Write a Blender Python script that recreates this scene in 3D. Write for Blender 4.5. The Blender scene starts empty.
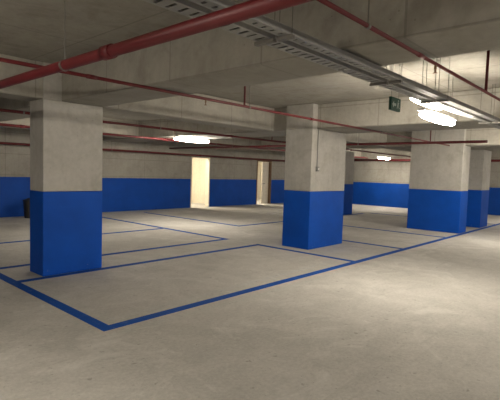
import bpy, bmesh, math, random
from mathutils import Vector, Matrix
random.seed(4)
scene = bpy.context.scene
scene.view_settings.view_transform = 'Standard'
COL = scene.collection

# ------------------------------------------------------------ materials
def new_mat(name):
    m = bpy.data.materials.new(name); m.use_nodes = True
    nt = m.node_tree; b = nt.nodes['Principled BSDF']
    return m, nt, b

def simple(name, col, rough=0.5, metal=0.0, emit=0.0, emcol=None, var=0.08):
    m, nt, b = new_mat(name)
    g = nt.nodes.new('ShaderNodeNewGeometry')
    n = nt.nodes.new('ShaderNodeTexNoise'); n.inputs['Scale'].default_value = 9
    n.inputs['Detail'].default_value = 4
    nt.links.new(g.outputs['Position'], n.inputs['Vector'])
    r = nt.nodes.new('ShaderNodeValToRGB')
    r.color_ramp.elements[0].position = 0.3; r.color_ramp.elements[1].position = 0.7
    r.color_ramp.elements[0].color = [c*(1-var) for c in col]+[1]
    r.color_ramp.elements[1].color = [min(1, c*(1+var)) for c in col]+[1]
    nt.links.new(n.outputs['Fac'], r.inputs['Fac'])
    nt.links.new(r.outputs['Color'], b.inputs['Base Color'])
    b.inputs['Roughness'].default_value = rough
    b.inputs['Metallic'].default_value = metal
    if emit > 0:
        b.inputs['Emission Color'].default_value = list(emcol or col)+[1]
        b.inputs['Emission Strength'].default_value = emit
    return m

def mixc(nt, fac, a, b, blend='MIX'):
    n = nt.nodes.new('ShaderNodeMix'); n.data_type = 'RGBA'; n.blend_type = blend
    for s, v in ((n.inputs[0], fac), (n.inputs[6], a), (n.inputs[7], b)):
        if isinstance(v, (float, int)): s.default_value = v
        elif isinstance(v, (list, tuple)): s.default_value = list(v)+[1] if len(v) == 3 else v
        else: nt.links.new(v, s)
    return n.outputs[2]

def ramp(nt, src, p0, p1, c0=(0,0,0), c1=(1,1,1)):
    r = nt.nodes.new('ShaderNodeValToRGB')
    r.color_ramp.elements[0].position = p0; r.color_ramp.elements[1].position = p1
    r.color_ramp.elements[0].color = list(c0)+[1]; r.color_ramp.elements[1].color = list(c1)+[1]
    nt.links.new(src, r.inputs['Fac']); return r.outputs['Color']

def noise(nt, vec, scale, detail=5, rough=0.6, dist=0.0):
    n = nt.nodes.new('ShaderNodeTexNoise')
    n.inputs['Scale'].default_value = scale; n.inputs['Detail'].default_value = detail
    n.inputs['Roughness'].default_value = rough; n.inputs['Distortion'].default_value = dist
    nt.links.new(vec, n.inputs['Vector']); return n.outputs['Fac']

def math_n(nt, op, a, b=None, c=None):
    n = nt.nodes.new('ShaderNodeMath'); n.operation = op
    for i, v in enumerate((a, b, c)):
        if v is None: continue
        if isinstance(v, (float, int)): n.inputs[i].default_value = v
        else: nt.links.new(v, n.inputs[i])
    return n.outputs[0]

def concrete(name, c1, c2, band=None, seams=(), blue=None, stain_amt=0.25):
    m, nt, b = new_mat(name)
    g = nt.nodes.new('ShaderNodeNewGeometry'); P = g.outputs['Position']
    sep = nt.nodes.new('ShaderNodeSeparateXYZ'); nt.links.new(P, sep.inputs[0])
    big = ramp(nt, noise(nt, P, 0.9, 6, 0.62, 0.4), 0.35, 0.68)
    col = mixc(nt, big, c1, c2)
    fine = ramp(nt, noise(nt, P, 14, 6, 0.7), 0.3, 0.75, (0.88,)*3, (1.05,)*3)
    col = mixc(nt, 1.0, col, fine, 'MULTIPLY')
    k = 1-stain_amt
    stain = ramp(nt, noise(nt, P, 2.4, 5, 0.55, 1.2), 0.50, 0.74, (1,)*3, (k, k*0.98, k*0.95))
    col = mixc(nt, 1.0, col, stain, 'MULTIPLY')
    mp = nt.nodes.new('ShaderNodeMapping'); mp.inputs['Scale'].default_value = (5, 5, 0.5); nt.links.new(P, mp.inputs[0])
    col = mixc(nt, 1.0, col, ramp(nt, noise(nt, mp.outputs[0], 1.3, 5, 0.65), 0.5, 0.75, (1,)*3, (0.88,)*3), 'MULTIPLY')
    vo = nt.nodes.new('ShaderNodeTexVoronoi'); vo.inputs['Scale'].default_value = 8; nt.links.new(P, vo.inputs['Vector'])
    hole = math_n(nt, 'LESS_THAN', vo.outputs['Distance'], 0.06)
    col = mixc(nt, math_n(nt, 'MULTIPLY', hole, 0.4), col, [x*0.4 for x in c1])
    for axis, step, amt in seams:
        f = math_n(nt, 'FRACT', math_n(nt, 'DIVIDE', sep.outputs[axis], step))
        s = math_n(nt, 'LESS_THAN', f, 0.018/step)
        col = mixc(nt, math_n(nt, 'MULTIPLY', s, amt), col, [x*0.45 for x in c1])
    bump = noise(nt, P, 22, 6, 0.7)
    if blue:
        wob = math_n(nt, 'MULTIPLY', math_n(nt, 'SUBTRACT', noise(nt, P, 5, 2), 0.5), 0.02)
        zz = math_n(nt, 'ADD', sep.outputs['Z'], wob)
        isb = math_n(nt, 'LESS_THAN', zz, band)
        bl = mixc(nt, ramp(nt, noise(nt, P, 2.0, 4), 0.35, 0.7), blue, [x*0.78 for x in blue])
        col = mixc(nt, isb, col, bl)
        rr = math_n(nt, 'SUBTRACT', 0.9, math_n(nt, 'MULTIPLY', isb, 0.3))
        nt.links.new(rr, b.inputs['Roughness'])
        nt.links.new(math_n(nt, 'SUBTRACT', 0.5, math_n(nt, 'MULTIPLY', isb, 0.25)), b.inputs['Specular IOR Level'])
    else:
        b.inputs['Roughness'].default_value = 0.9
    nt.links.new(col, b.inputs['Base Color'])
    bp = nt.nodes.new('ShaderNodeBump'); bp.inputs['Strength'].default_value = 0.22
    bp.inputs['Distance'].default_value = 0.02
    nt.links.new(bump, bp.inputs['Height']); nt.links.new(bp.outputs[0], b.inputs['Normal'])
    return m

BLUE = (0.001, 0.083, 0.50)
BAND = 1.19
M_wall = concrete('wall_paint_and_concrete', (0.32, 0.305, 0.265), (0.40, 0.382, 0.335), BAND, (('Z', 0.62, 0.4), ('X', 2.4, 0.4)), (0.001, 0.068, 0.40), stain_amt=0.15)
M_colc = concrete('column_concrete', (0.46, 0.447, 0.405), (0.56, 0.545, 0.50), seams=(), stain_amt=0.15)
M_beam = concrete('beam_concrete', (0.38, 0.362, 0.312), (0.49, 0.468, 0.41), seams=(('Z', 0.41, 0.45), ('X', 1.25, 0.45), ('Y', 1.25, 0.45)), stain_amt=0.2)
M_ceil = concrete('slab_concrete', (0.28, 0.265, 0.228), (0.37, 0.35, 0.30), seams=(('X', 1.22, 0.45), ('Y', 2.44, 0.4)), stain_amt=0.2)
M_cream = concrete('cream_plaster', (0.74, 0.69, 0.56), (0.80, 0.75, 0.62), stain_amt=0.05)

def blue_paint(name, base):
    m, nt, b = new_mat(name)
    g = nt.nodes.new('ShaderNodeNewGeometry'); P = g.outputs['Position']
    col = mixc(nt, ramp(nt, noise(nt, P, 2.5, 5), 0.35, 0.7), base, [x*0.83 for x in base])
    sep = nt.nodes.new('ShaderNodeSeparateXYZ'); nt.links.new(P, sep.inputs[0])
    low = math_n(nt, 'LESS_THAN', sep.outputs['Z'], 0.10)
    chips = math_n(nt, 'MULTIPLY', math_n(nt, 'GREATER_THAN', noise(nt, P, 18, 5, 0.7), 0.66), low)
    col = mixc(nt, math_n(nt, 'MULTIPLY', chips, 0.5), col, (0.35, 0.36, 0.38))
    nt.links.new(col, b.inputs['Base Color'])
    b.inputs['Roughness'].default_value = 0.55
    b.inputs['Specular IOR Level'].default_value = 0.22
    bp = nt.nodes.new('ShaderNodeBump'); bp.inputs['Strength'].default_value = 0.15
    bp.inputs['Distance'].default_value = 0.01
    nt.links.new(noise(nt, P, 30, 5), bp.inputs['Height']); nt.links.new(bp.outputs[0], b.inputs['Normal'])
    return m
M_blue = blue_paint('blue_column_paint', BLUE)

def line_paint():
    m, nt, b = new_mat('blue_floor_line_paint')
    g = nt.nodes.new('ShaderNodeNewGeometry'); P = g.outputs['Position']
    wear = ramp(nt, noise(nt, P, 9, 6, 0.75), 0.55, 0.78)
    col = mixc(nt, math_n(nt, 'MULTIPLY', wear, 0.3), (0.003, 0.066, 0.32), (0.30, 0.32, 0.36))
    nt.links.new(col, b.inputs['Base Color']); b.inputs['Roughness'].default_value = 0.8
    b.inputs['Specular IOR Level'].default_value = 0.2
    return m
M_line = line_paint()

def floor_mat():
    m, nt, b = new_mat('dusty_concrete_floor')
    g = nt.nodes.new('ShaderNodeNewGeometry'); P = g.outputs['Position']
    c = mixc(nt, ramp(nt, noise(nt, P, 0.45, 8, 0.62, 0.7), 0.36, 0.66), (0.47, 0.455, 0.415), (0.58, 0.563, 0.52))
    c = mixc(nt, 1.0, c, ramp(nt, noise(nt, P, 2.2, 9, 0.75, 1.0), 0.36, 0.66, (0.87,)*3, (1.05,)*3), 'MULTIPLY')
    c = mixc(nt, 1.0, c, ramp(nt, noise(nt, P, 30, 7, 0.75), 0.35, 0.65, (0.86,)*3, (1.07,)*3), 'MULTIPLY')
    c = mixc(nt, math_n(nt, 'MULTIPLY', ramp(nt, noise(nt, P, 0.9, 10, 0.75, 1.6), 0.54, 0.64), 0.42), c, (0.67, 0.655, 0.61))
    c = mixc(nt, math_n(nt, 'MULTIPLY', ramp(nt, noise(nt, P, 13, 3, 0.5), 0.67, 0.72), 0.75), c, (0.29, 0.28, 0.25))
    c = mixc(nt, math_n(nt, 'MULTIPLY', ramp(nt, noise(nt, P, 40, 2, 0.5), 0.70, 0.74), 0.8), c, (0.26, 0.25, 0.225))
    for rot, th in ((0.5, 0.58), (-0.9, 0.60), (1.3, 0.62)):
        mp = nt.nodes.new('ShaderNodeMapping'); mp.inputs['Rotation'].default_value = (0, 0, rot)
        mp.inputs['Scale'].default_value = (0.35, 6.5, 1); nt.links.new(P, mp.inputs[0])
        c = mixc(nt, math_n(nt, 'MULTIPLY', ramp(nt, noise(nt, mp.outputs[0], 1.4, 7, 0.7, 0.6), th, th+0.1), 0.32), c, (0.37, 0.355, 0.318))
    nt.links.new(c, b.inputs['Base Color'])
    b.inputs['Roughness'].default_value = 0.92
    b.inputs['Specular IOR Level'].default_value = 0.25
    bp = nt.nodes.new('ShaderNodeBump'); bp.inputs['Strength'].default_value = 0.38
    bp.inputs['Distance'].default_value = 0.012
    nt.links.new(noise(nt, P, 18, 9, 0.78), bp.inputs['Height']); nt.links.new(bp.outputs[0], b.inputs['Normal'])
    return m
M_floor = floor_mat()
M_red = simple('red_pipe_enamel', (0.115, 0.007, 0.010), 0.5)
M_galv = simple('galvanised_steel', (0.32, 0.32, 0.305), 0.55, 0.3)
M_rod = simple('hanger_steel', (0.2, 0.19, 0.17), 0.5, 0.6)
M_cable = simple('cable_sheath_grey', (0.10, 0.095, 0.085), 0.6)
M_white = simple('white_fixture_plastic', (0.8, 0.79, 0.76), 0.5)
LC = (1.0, 0.90, 0.765)
M_tube = simple('lamp_diffuser_glow', (1, 0.97, 0.9), 0.4, 0, 140.0, LC, 0.0)
M_tube2 = simple('unseen_fill_lamp_glow', (1, 0.97, 0.9), 0.4, 0, 50.0, LC, 0.0)
M_tube4 = simple('slim_strip_glow', (1, 0.97, 0.9), 0.4, 0, 14.0, LC, 0.0)
M_tube3 = simple('corridor_lamp_glow', (1, 0.97, 0.9), 0.4, 0, 330.0, (1.0, 0.88, 0.70), 0.0)
M_door = simple('cream_door_paint', (0.74, 0.69, 0.58), 0.5)
M_frame = simple('brown_door_frame', (0.20, 0.12, 0.07), 0.5)
M_green = simple('exit_sign_green', (0.004, 0.05, 0.028), 0.5)
M_signw = simple('exit_sign_white', (0.30, 0.36, 0.32), 0.5)
M_black = simple('black_plastic', (0.02, 0.02, 0.022), 0.5)
M_brass = simple('sprinkler_metal', (0.22, 0.13, 0.08), 0.4, 0.6)

# ------------------------------------------------------------ mesh helpers
def bm_box(bm, x0, x1, y0, y1, z0, z1):
    vs = [bm.verts.new(p) for p in ((x0,y0,z0),(x1,y0,z0),(x1,y1,z0),(x0,y1,z0),(x0,y0,z1),(x1,y0,z1),(x1,y1,z1),(x0,y1,z1))]
    for f in ((3,2,1,0),(4,5,6,7),(0,1,5,4),(1,2,6,5),(2,3,7,6),(3,0,4,7)):
        bm.faces.new([vs[i] for i in f])

def bm_cyl(bm, p0, p1, r, seg=16, r2=None):
    p0 = Vector(p0); p1 = Vector(p1); d = p1-p0
    rot = d.to_track_quat('Z', 'Y').to_matrix().to_4x4()
    bmesh.ops.create_cone(bm, cap_ends=True, segments=seg, radius1=r, radius2=r if r2 is None else r2,
                          depth=d.length, matrix=Matrix.Translation((p0+p1)/2) @ rot)

def finish(bm, name, mat, origin=(0,0,0), parent=None, bevel=0.0, smooth=False):
    o = Vector(origin)
    for v in bm.verts: v.co -= o
    me = bpy.data.meshes.new(name); bm.to_mesh(me); bm.free()
    me.materials.append(mat)
    ob = bpy.data.objects.new(name, me); COL.objects.link(ob)
    if parent is not None:
        ob.parent = parent; ob.location = o - parent.location
    else: ob.location = o
    if smooth:
        for p in me.polygons: p.use_smooth = len(p.vertices) == 4
    if bevel > 0:
        md = ob.modifiers.new('bevel', 'BEVEL'); md.width = bevel; md.segments = 2; md.limit_method = 'ANGLE'
    return ob

def box_obj(name, b, mat, parent=None, bevel=0.0, origin=None):
    bm = bmesh.new(); bm_box(bm, *b)
    if origin is None: origin = ((b[0]+b[1])/2, (b[2]+b[3])/2, b[4])
    return finish(bm, name, mat, origin, parent, bevel)
def cyl_obj(name, p0, p1, r, mat, parent=None, seg=10, smooth=True):
    bm = bmesh.new(); bm_cyl(bm, p0, p1, r, seg)
    return finish(bm, name, mat, p0, parent, 0, smooth)

def empty(name, loc, label, cat, group=None):
    e = bpy.data.objects.new(name, None); e.empty_display_size = 0.2
    COL.objects.link(e); e.location = loc
    e['label'] = label; e['category'] = cat
    if group: e['group'] = group
    return e
def tag(o, label, cat, group=None):
    o['label'] = label; o['category'] = cat
    if group: o['group'] = group
    return o
def struct(o, label=None, cat=None):
    o['kind'] = 'structure'
    if label: o['label'] = label
    if cat: o['category'] = cat
    return o

# ------------------------------------------------------------ room shell
XA, XB, YA, YB = -6.0, 21.3, -6.0, 14.0
SLAB = 2.95; BB = 2.46; T = 0.2
YR = 16.6
struct(box_obj('floor', (XA-T, XB+T, YA-T, YR+T, -0.15, 0), M_floor), 'dusty pale concrete garage floor', 'floor')
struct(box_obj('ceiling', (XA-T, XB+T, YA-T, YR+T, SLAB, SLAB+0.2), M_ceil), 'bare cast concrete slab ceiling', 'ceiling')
D1 = (11.85, 12.9); D2 = (15.95, 17.05); DH = 2.12
bm = bmesh.new()
for a, b_ in ((XA-T, D1[0]), (D1[1], D2[0]), (D2[1], XB+T)):
    bm_box(bm, a, b_, YB, YB+T, 0, SLAB)
for a, b_ in (D1, D2): bm_box(bm, a, b_, YB, YB+T, DH, SLAB)
struct(finish(bm, 'wall_back', M_wall, (7, YB, 0)), 'concrete wall with blue painted lower band and two doorways', 'wall')
struct(box_obj('wall_right', (XB, XB+T, YA-T, YB, 0, SLAB), M_wall), 'concrete wall with blue painted lower band', 'wall')
struct(box_obj('wall_left', (XA-T, XA, YA-T, YB, 0, SLAB), M_wall), 'concrete wall with blue painted lower band', 'wall')
struct(box_obj('wall_front', (XA, XB, YA-T, YA, 0, SLAB), M_wall), 'concrete wall with blue painted lower band', 'wall')
struct(box_obj('wall_corridor', (9.5, 20, YR-0.2, YR, 0, SLAB), M_cream), 'cream plaster corridor wall', 'wall')
struct(box_obj('wall_corridor_side', (9.3, 9.5, YB+T, YR, 0, SLAB), M_cream), 'cream plaster corridor wall', 'wall')
struct(box_obj('wall_corridor_end', (20, 20.2, YB+T, YR, 0, SLAB), M_cream), 'cream plaster corridor wall', 'wall')
struct(box_obj('wall_corridor_partition', (13.95, 14.1, YB+T, YR-0.2, 0, SLAB), M_cream), 'cream plaster partition wall', 'wall')
for i, (a, b_) in enumerate((D1, D2)):
    bm = bmesh.new()
    y0, y1 = YB-0.02, YB+T+0.02
    bm_box(bm, a, a+0.05, y0, y1, 0, DH-0.05); bm_box(bm, b_-0.05, b_, y0, y1, 0, DH-0.05)
    bm_box(bm, a, b_, y0, y1, DH-0.05, DH)
    f = struct(finish(bm, 'door_%d' % (i+1), M_frame if i else M_door, ((a+b_)/2, YB, 0), None, 0.004),
               'open doorway frame in the blue and grey wall', 'door')
    if i == 1:
        ob = box_obj('door_leaf', (b_-0.56, b_-0.06, YB+0.12, YB+0.16, 0.01, DH-0.06), M_door, f, 0.004)
        bm = bmesh.new(); bm_cyl(bm, (b_-0.50, YB+0.06, 1.0), (b_-0.50, YB+0.12, 1.0), 0.012, 10)
        bm_cyl(bm, (b_-0.50, YB+0.065, 1.0), (b_-0.38, YB+0.065, 1.0), 0.011, 10)
        h = finish(bm, 'door_handle', M_rod, (b_-0.50, YB+0.12, 1.0)); h.parent = ob
        h.location = Vector((b_-0.50, YB+0.12, 1.0)) - ob.location - f.location

# ------------------------------------------------------------ columns
def column(x0, x1, y0, y1, label, head=None):
    e = empty('concrete_column', ((x0+x1)/2, (y0+y1)/2, 0), label, 'column')
    bm = bmesh.new()
    bm_box(bm, x0, x1, y0, y1, BAND, BB)
    o = finish(bm, 'concrete_shaft', M_colc, ((x0+x1)/2, (y0+y1)/2, BAND), e, 0.012)
    if head:   # narrower part of the column that passes beside the beam up to the slab
        box_obj('column_head', (x0, head, y0, y1, BB, SLAB), M_colc, e, 0.008)
    w = 0.003
    box_obj('painted_band', (x0-w, x1+w, y0-w, y1+w, 0.0, BAND), M_blue, e, 0.012)['label'] = 'bright blue painted lower half'
    return e
column(2.61, 3.50, 6.2, 6.65, 'square concrete column painted blue below, standing by parking line', 2.87)
column(7.43, 8.77, 5.07, 5.74, 'wide concrete column painted blue below, beside bay divider line', 7.60)
column(13.05, 13.7, 3.88, 5.36, 'broad concrete pier with blue painted lower half', 13.2)
column(15.2, 16.04, 3.9, 4.8, 'narrow concrete column painted blue below, behind the broad pier')
column(14.75, 15.72, 8.7, 9.3, 'far concrete column with blue painted lower half')
# conduit drop and switch box on the wide column
e = empty('switch_box', (7.62, 5.045, 1.60), 'small grey switch box with conduit fixed on wide column', 'switch box')
box_obj('box_body', (7.585, 7.655, 5.02, 5.07, 1.60, 1.70), M_galv, e, 0.005)
box_obj('rocker', (7.605, 7.635, 5.013, 5.02, 1.63, 1.67), M_white, e, 0.002)
cyl_obj('conduit', (7.62, 5.058, 1.70), (7.62, 5.058, BB), 0.008, M_galv, e, 10)

# ------------------------------------------------------------ beams
YBEAMS = [(2.87, 3.50), (7.60, 8.77), (13.2, 13.9), (-3.6, -2.7)]
for a, b_ in YBEAMS:
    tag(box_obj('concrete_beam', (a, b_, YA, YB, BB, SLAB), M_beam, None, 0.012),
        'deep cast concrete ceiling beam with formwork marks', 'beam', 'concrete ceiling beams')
for y0, y1, xl in ((6.2, 6.65, 2.61), (11.4, 11.9, 2.87), (-2.6, -2.0, 2.87)):
    xs = [XA, -3.6, -2.7, xl, 3.50, 7.60, 8.77, 13.2, 13.9, XB]
    for i in range(0, len(xs), 2):
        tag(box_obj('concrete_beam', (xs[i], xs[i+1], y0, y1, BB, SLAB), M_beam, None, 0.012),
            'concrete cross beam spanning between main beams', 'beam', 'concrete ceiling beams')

# ------------------------------------------------------------ floor lines
def line(p, q, w=0.12, label='blue painted parking bay line on floor'):
    p = Vector((p[0], p[1], 0)); q = Vector((q[0], q[1], 0)); d = (q-p).normalized()
    n = Vector((-d.y, d.x, 0))*w/2
    bm = bmesh.new()
    pts = [p-n, q-n, q+n, p+n]
    lo = [bm.verts.new(v) for v in pts]; up = [bm.verts.new(v+Vector((0, 0, 0.003))) for v in pts]
    bm.faces.new(lo[::-1]); bm.faces.new(up)
    for i in range(4): bm.faces.new([lo[i], lo[(i+1) % 4], up[(i+1) % 4], up[i]])
    tag(finish(bm, 'parking_line', M_line, (p+q)/2), label, 'floor marking', 'blue parking bay lines')
line((2.14, 3.8), (20.5, 3.8), 0.12, 'long blue painted line edging the parking bays')
line((2.2, 3.86), (2.2, 13.0))
line((7.1, 3.86), (7.1, 6.19))
line((2.26, 6.13), (7.16, 6.13))
line((2.26, 7.1), (7.16, 7.1))
line((7.1, 7.16), (7.1, 12.9))
line((2.26, 9.4), (7.04, 9.4))
line((9.2, 3.86), (9.2, 6.1))
line((9.1, 8.66), (9.1, 13.2))
line((9.04, 8.6), (16.5, 8.6))
line((11.9, 3.86), (11.9, 7.6))
line((16.9, 3.86), (16.9, 8.5))

# ------------------------------------------------------------ pipes
def pipe(p0, p1, r, label, couplings=(), hang=(), drops=(), risers=()):
    p0 = Vector(p0); p1 = Vector(p1); d = (p1-p0).normalized()
    e = empty('sprinkler_pipe', p0, label, 'pipe')
    bm = bmesh.new(); bm_cyl(bm, p0, p1, r, 20); finish(bm, 'pipe_run', M_red, p0, e, smooth=True)
    for t in couplings:
        c = p0+d*t
        cyl_obj('coupling', c-d*0.05, c+d*0.05, r*1.22, M_red, e, 20)
    for t in hang:
        c = p0+d*t
        top = SLAB
        for a, b_ in YBEAMS:
            if a-0.02 < c.x < b_+0.02: top = BB
        bm = bmesh.new(); bm_cyl(bm, (c.x, c.y, c.z+r), (c.x, c.y, top), 0.004, 8)
        bm_cyl(bm, c-d*0.012, c+d*0.012, r+0.005, 20)
        finish(bm, 'hanger', M_rod, c, e)
    for t in drops:
        c = p0+d*t
        bm = bmesh.new(); bm_cyl(bm, c, (c.x, c.y, c.z-r-0.03), 0.010, 10)
        bm_cyl(bm, (c.x, c.y, c.z-r-0.03), (c.x, c.y, c.z-r-0.055), 0.006, 8)
        bm_cyl(bm, (c.x, c.y, c.z-r-0.055), (c.x, c.y, c.z-r-0.06), 0.018, 12)
        finish(bm, 'sprinkler_head', M_brass, c, e)
    for t in risers:
        c = p0+d*t
        bm = bmesh.new(); bm_cyl(bm, c, (c.x, c.y, SLAB-0.12), 0.014, 10)
        bm_cyl(bm, (c.x, c.y, SLAB-0.12), (c.x, c.y, SLAB-0.07), 0.02, 10)
        finish(bm, 'upright_riser', M_red, c, e)
    return e
pipe((1.50, YA, 2.28), (1.50, YB, 2.28), 0.037, 'thick red sprinkler main pipe hung under ceiling', (8.6, 11.5, 15), (6.9, 9.2, 13), ())
pipe((XA, 4.12, 2.43), (12.6, 4.12, 2.43), 0.018, 'thin red sprinkler branch pipe crossing under beams', (8.2, 12, 16), (7, 10.5, 14.5, 17.5), (9.7,), (10.4, 17.2))
pipe((XA, 1.28, 2.42), (20, 1.28, 2.42), 0.013, 'thin red sprinkler branch pipe crossing under beams', (9.2, 13.5), (8.4, 16), (9.5,), (10.9,))
pipe((XA, 7.9, 2.43), (20.5, 7.9, 2.43), 0.025, 'thin red sprinkler pipe behind the cross beam', (10, 14, 20), (9, 11.8, 16), (12.2,), (15.6,))
pipe((XA, 10.6, 2.42), (20.5, 10.6, 2.42), 0.03, 'red sprinkler pipe near the far wall', (10, 14, 20), (9, 11.8, 16), (), (15.6,))
pipe((XA, 13.6, 2.15), (20.5, 13.6, 2.15), 0.035, 'red sprinkler main pipe along the far wall', (12, 18, 24), (10, 14, 20, 25))
pipe((20.9, YA, 2.34), (20.9, 13.4, 2.34), 0.05, 'red sprinkler main pipe along the end wall', (12,), (10, 14))
pipe((10.3, 2.6, 2.34), (10.3, 13.4, 2.34), 0.03, 'red sprinkler pipe crossing between columns', (6,), (3, 7.5))

# ------------------------------------------------------------ cable trays
def tray(x0, x1, y0, y1, z, label, cables=3):
    e = empty('cable_tray', (x0, (y0+y1)/2, z), label, 'cable tray', 'cable trays')
    for y in (y0, y1-0.005): box_obj('side_rail', (x0, x1, y, y+0.005, z, z+0.045), M_galv, e)
    bm = bmesh.new(); x = x0+0.05
    e1 = 0.022
    bm_box(bm, x0, x1, y0+0.005, y0+e1, z, z+0.005)
    bm_box(bm, x0, x1, y1-e1, y1-0.005, z, z+0.005)
    while x < x1-0.05:
        bm_box(bm, x, x+0.055, y0+e1, y1-e1, z+0.0005, z+0.0045); x += 0.078
    finish(bm, 'perforated_base', M_galv, (x0, y0, z), e)
    for k in range(cables):
        yy = y0+0.02+(k+0.5)*(y1-y0-0.04)/cables
        bm = bmesh.new(); x = x0
        pts = []
        while x < x1: pts.append(Vector((x, yy+random.uniform(-.006, .006), z+0.016))); x += 0.6
        for a, b_ in zip(pts[:-1], pts[1:]): bm_cyl(bm, a, b_, 0.008, 8)
        finish(bm, 'cable', M_cable, (x0, yy, z), e)
    for xx in (1.0, 2.2, 3.8, 5.0, 7.3, 9.6, 12.0):
        bm = bmesh.new(); bm_box(bm, xx-0.018, xx+0.018, y0-0.018, y1+0.018, z-0.022, z-0.001)
        for y in (y0-0.010, y1+0.010): bm_cyl(bm, (xx, y, z-0.015), (xx, y, SLAB), 0.003, 6)
        finish(bm, 'trapeze_hanger', M_rod, (xx, y0, z), e)
    return e
tray(XA, 19.5, 1.83, 1.955, 2.395, 'galvanised slotted cable tray carrying grey cables', 3)
tray(XA, 19.5, 1.69, 1.77, 2.395, 'narrow galvanised slotted tray beside the wider tray', 2)

# ------------------------------------------------------------ luminaires
def luminaire(cx, cy, z, L=1.25, top=None, label='unseen white batten light fitting with glowing diffuser', glow=None, fat=1.0):
    e = empty('fluorescent_light', (cx, cy, z), label, 'ceiling light', 'batten lights')
    box_obj('housing', (cx-L/2, cx+L/2, cy-0.045*fat, cy+0.045*fat, z+0.035, z+0.07), M_white, e, 0.005)
    bm = bmesh.new(); n = 16; rings = []
    sect = [(-L/2+L*0.5*(1-math.cos(math.pi*k/16)), max(0.12, math.sin(math.pi*k/16)**0.6)) for k in range(17)]
    for x, s in sect:
        rings.append([bm.verts.new((cx+x, cy+0.07*fat*s*math.cos(2*math.pi*k/n), z-0.008+0.046*s*math.sin(2*math.pi*k/n))) for k in range(n)])
    for a, b_ in zip(rings[:-1], rings[1:]):
        for k in range(n): bm.faces.new([a[k], a[(k+1) % n], b_[(k+1) % n], b_[k]])
    bm.faces.new(rings[0][::-1]); bm.faces.new(rings[-1])
    bmesh.ops.recalc_face_normals(bm, faces=bm.faces[:])
    finish(bm, 'diffuser', glow or M_tube, (cx, cy, z), e, smooth=True)
    if top is not None:
        for s in (-0.4, 0.4):
            cyl_obj('suspension_rod', (cx+s*L, cy, z+0.07), (cx+s*L, cy, top), 0.004, M_rod, e, 8)
    return e
luminaire(6.0, 2.12, 2.32, 1.2, top=SLAB, label='glowing oval batten light hung beside the cable tray')
luminaire(6.9, 2.62, 2.68, top=SLAB, label='slim glowing strip light hung above the cable tray', glow=M_tube4, fat=0.6)
luminaire(8.15, 9.6, 2.385, label='glowing batten light fixed under a concrete beam')
luminaire(19.8, 9.4, 2.38, top=SLAB, label='distant glowing batten light near the end wall')
for p in ((11.9, 2.2, 2.33), (-0.6, 2.3, 2.33), (4.9, -3.4, 2.38), (-1.0, -3.6, 2.38), (11, -3.4, 2.38), (18.3, 2.2, 2.33)):  # further battens outside the frame, added to light the hall
    luminaire(*p, top=SLAB)
for p in ((-4.9, 9.4, 2.38), (4.6, 9.3, 2.38), (14.6, 9.6, 2.38)):  # added fill lamps brightening the back
    luminaire(*p, top=SLAB, glow=M_tube2)
luminaire(11.6, 15.2, 2.6, 1.0, top=SLAB, glow=M_tube3)
luminaire(16.0, 15.2, 2.6, 1.0, top=SLAB, glow=M_tube3)

# ------------------------------------------------------------ exit sign
sx, sy, sz = 4.65, 2.10, 2.26
e = empty('exit_sign', (sx, sy, sz), 'small dark green emergency exit sign hanging below cable tray', 'sign')
box_obj('sign_box', (sx-0.12, sx+0.12, sy, sy+0.03, sz, sz+0.14), M_green, e, 0.004)
bm = bmesh.new()
def q(*pts):
    vs = [bm.verts.new((sx+a*0.95, sy-0.002, sz-0.003+b_*0.95)) for a, b_ in pts]; bm.faces.new(vs)
q((-0.10, 0.07), (-0.06, 0.11), (-0.06, 0.085), (0.0, 0.085), (0.0, 0.055), (-0.06, 0.055), (-0.06, 0.03))
q((0.045, 0.11), (0.065, 0.11), (0.065, 0.13), (0.045, 0.13))
q((0.03, 0.07), (0.06, 0.06), (0.075, 0.10), (0.04, 0.105))
q((0.03, 0.07), (0.02, 0.03), (0.035, 0.03), (0.05, 0.065))
q((0.05, 0.065), (0.08, 0.03), (0.095, 0.035), (0.06, 0.07))
finish(bm, 'running_figure_and_arrow', M_signw, (sx, sy, sz), e)
for s in (-0.09, 0.09): cyl_obj('suspension_rod', (sx+s, sy+0.015, sz+0.14), (sx+s, sy+0.015, SLAB), 0.003, M_rod, e, 8)

# ------------------------------------------------------------ bin near wall
bx, by = 5.28, 13.5
e = empty('trash_bin', (bx, by, 0), 'black plastic waste bin standing against the blue wall', 'bin')
bm = bmesh.new(); bm_cyl(bm, (bx, by, 0), (bx, by, 0.5), 0.13, 20, 0.16); finish(bm, 'bin_body', M_black, (bx, by, 0), e, 0.01)
bm = bmesh.new(); bm_cyl(bm, (bx, by, 0.5), (bx, by, 0.53), 0.17, 20); bm_cyl(bm, (bx, by, 0.53), (bx, by, 0.58), 0.15, 20, 0.05)
finish(bm, 'bin_lid', M_black, (bx, by, 0.5), e, 0.006)

# ------------------------------------------------------------ world + camera
w = bpy.data.worlds.new('World'); scene.world = w; w.use_nodes = True
w.node_tree.nodes['Background'].inputs[0].default_value = (0.01, 0.01, 0.01, 1)

cam = bpy.data.cameras.new('Camera'); co = bpy.data.objects.new('Camera', cam); COL.objects.link(co)
X = Vector((400, 16, -442)).normalized()
Y = Vector((-490, 43, -442)); Y = (Y - X*Y.dot(X)).normalized()
Z = X.cross(Y)
R = Matrix((X, Y, Z)).to_4x4()
co.matrix_world = Matrix.Translation((0, 0, 1.55)) @ R
cam.sensor_width = 36; cam.lens = 442/500*36; cam.clip_start = 0.05
scene.camera = co
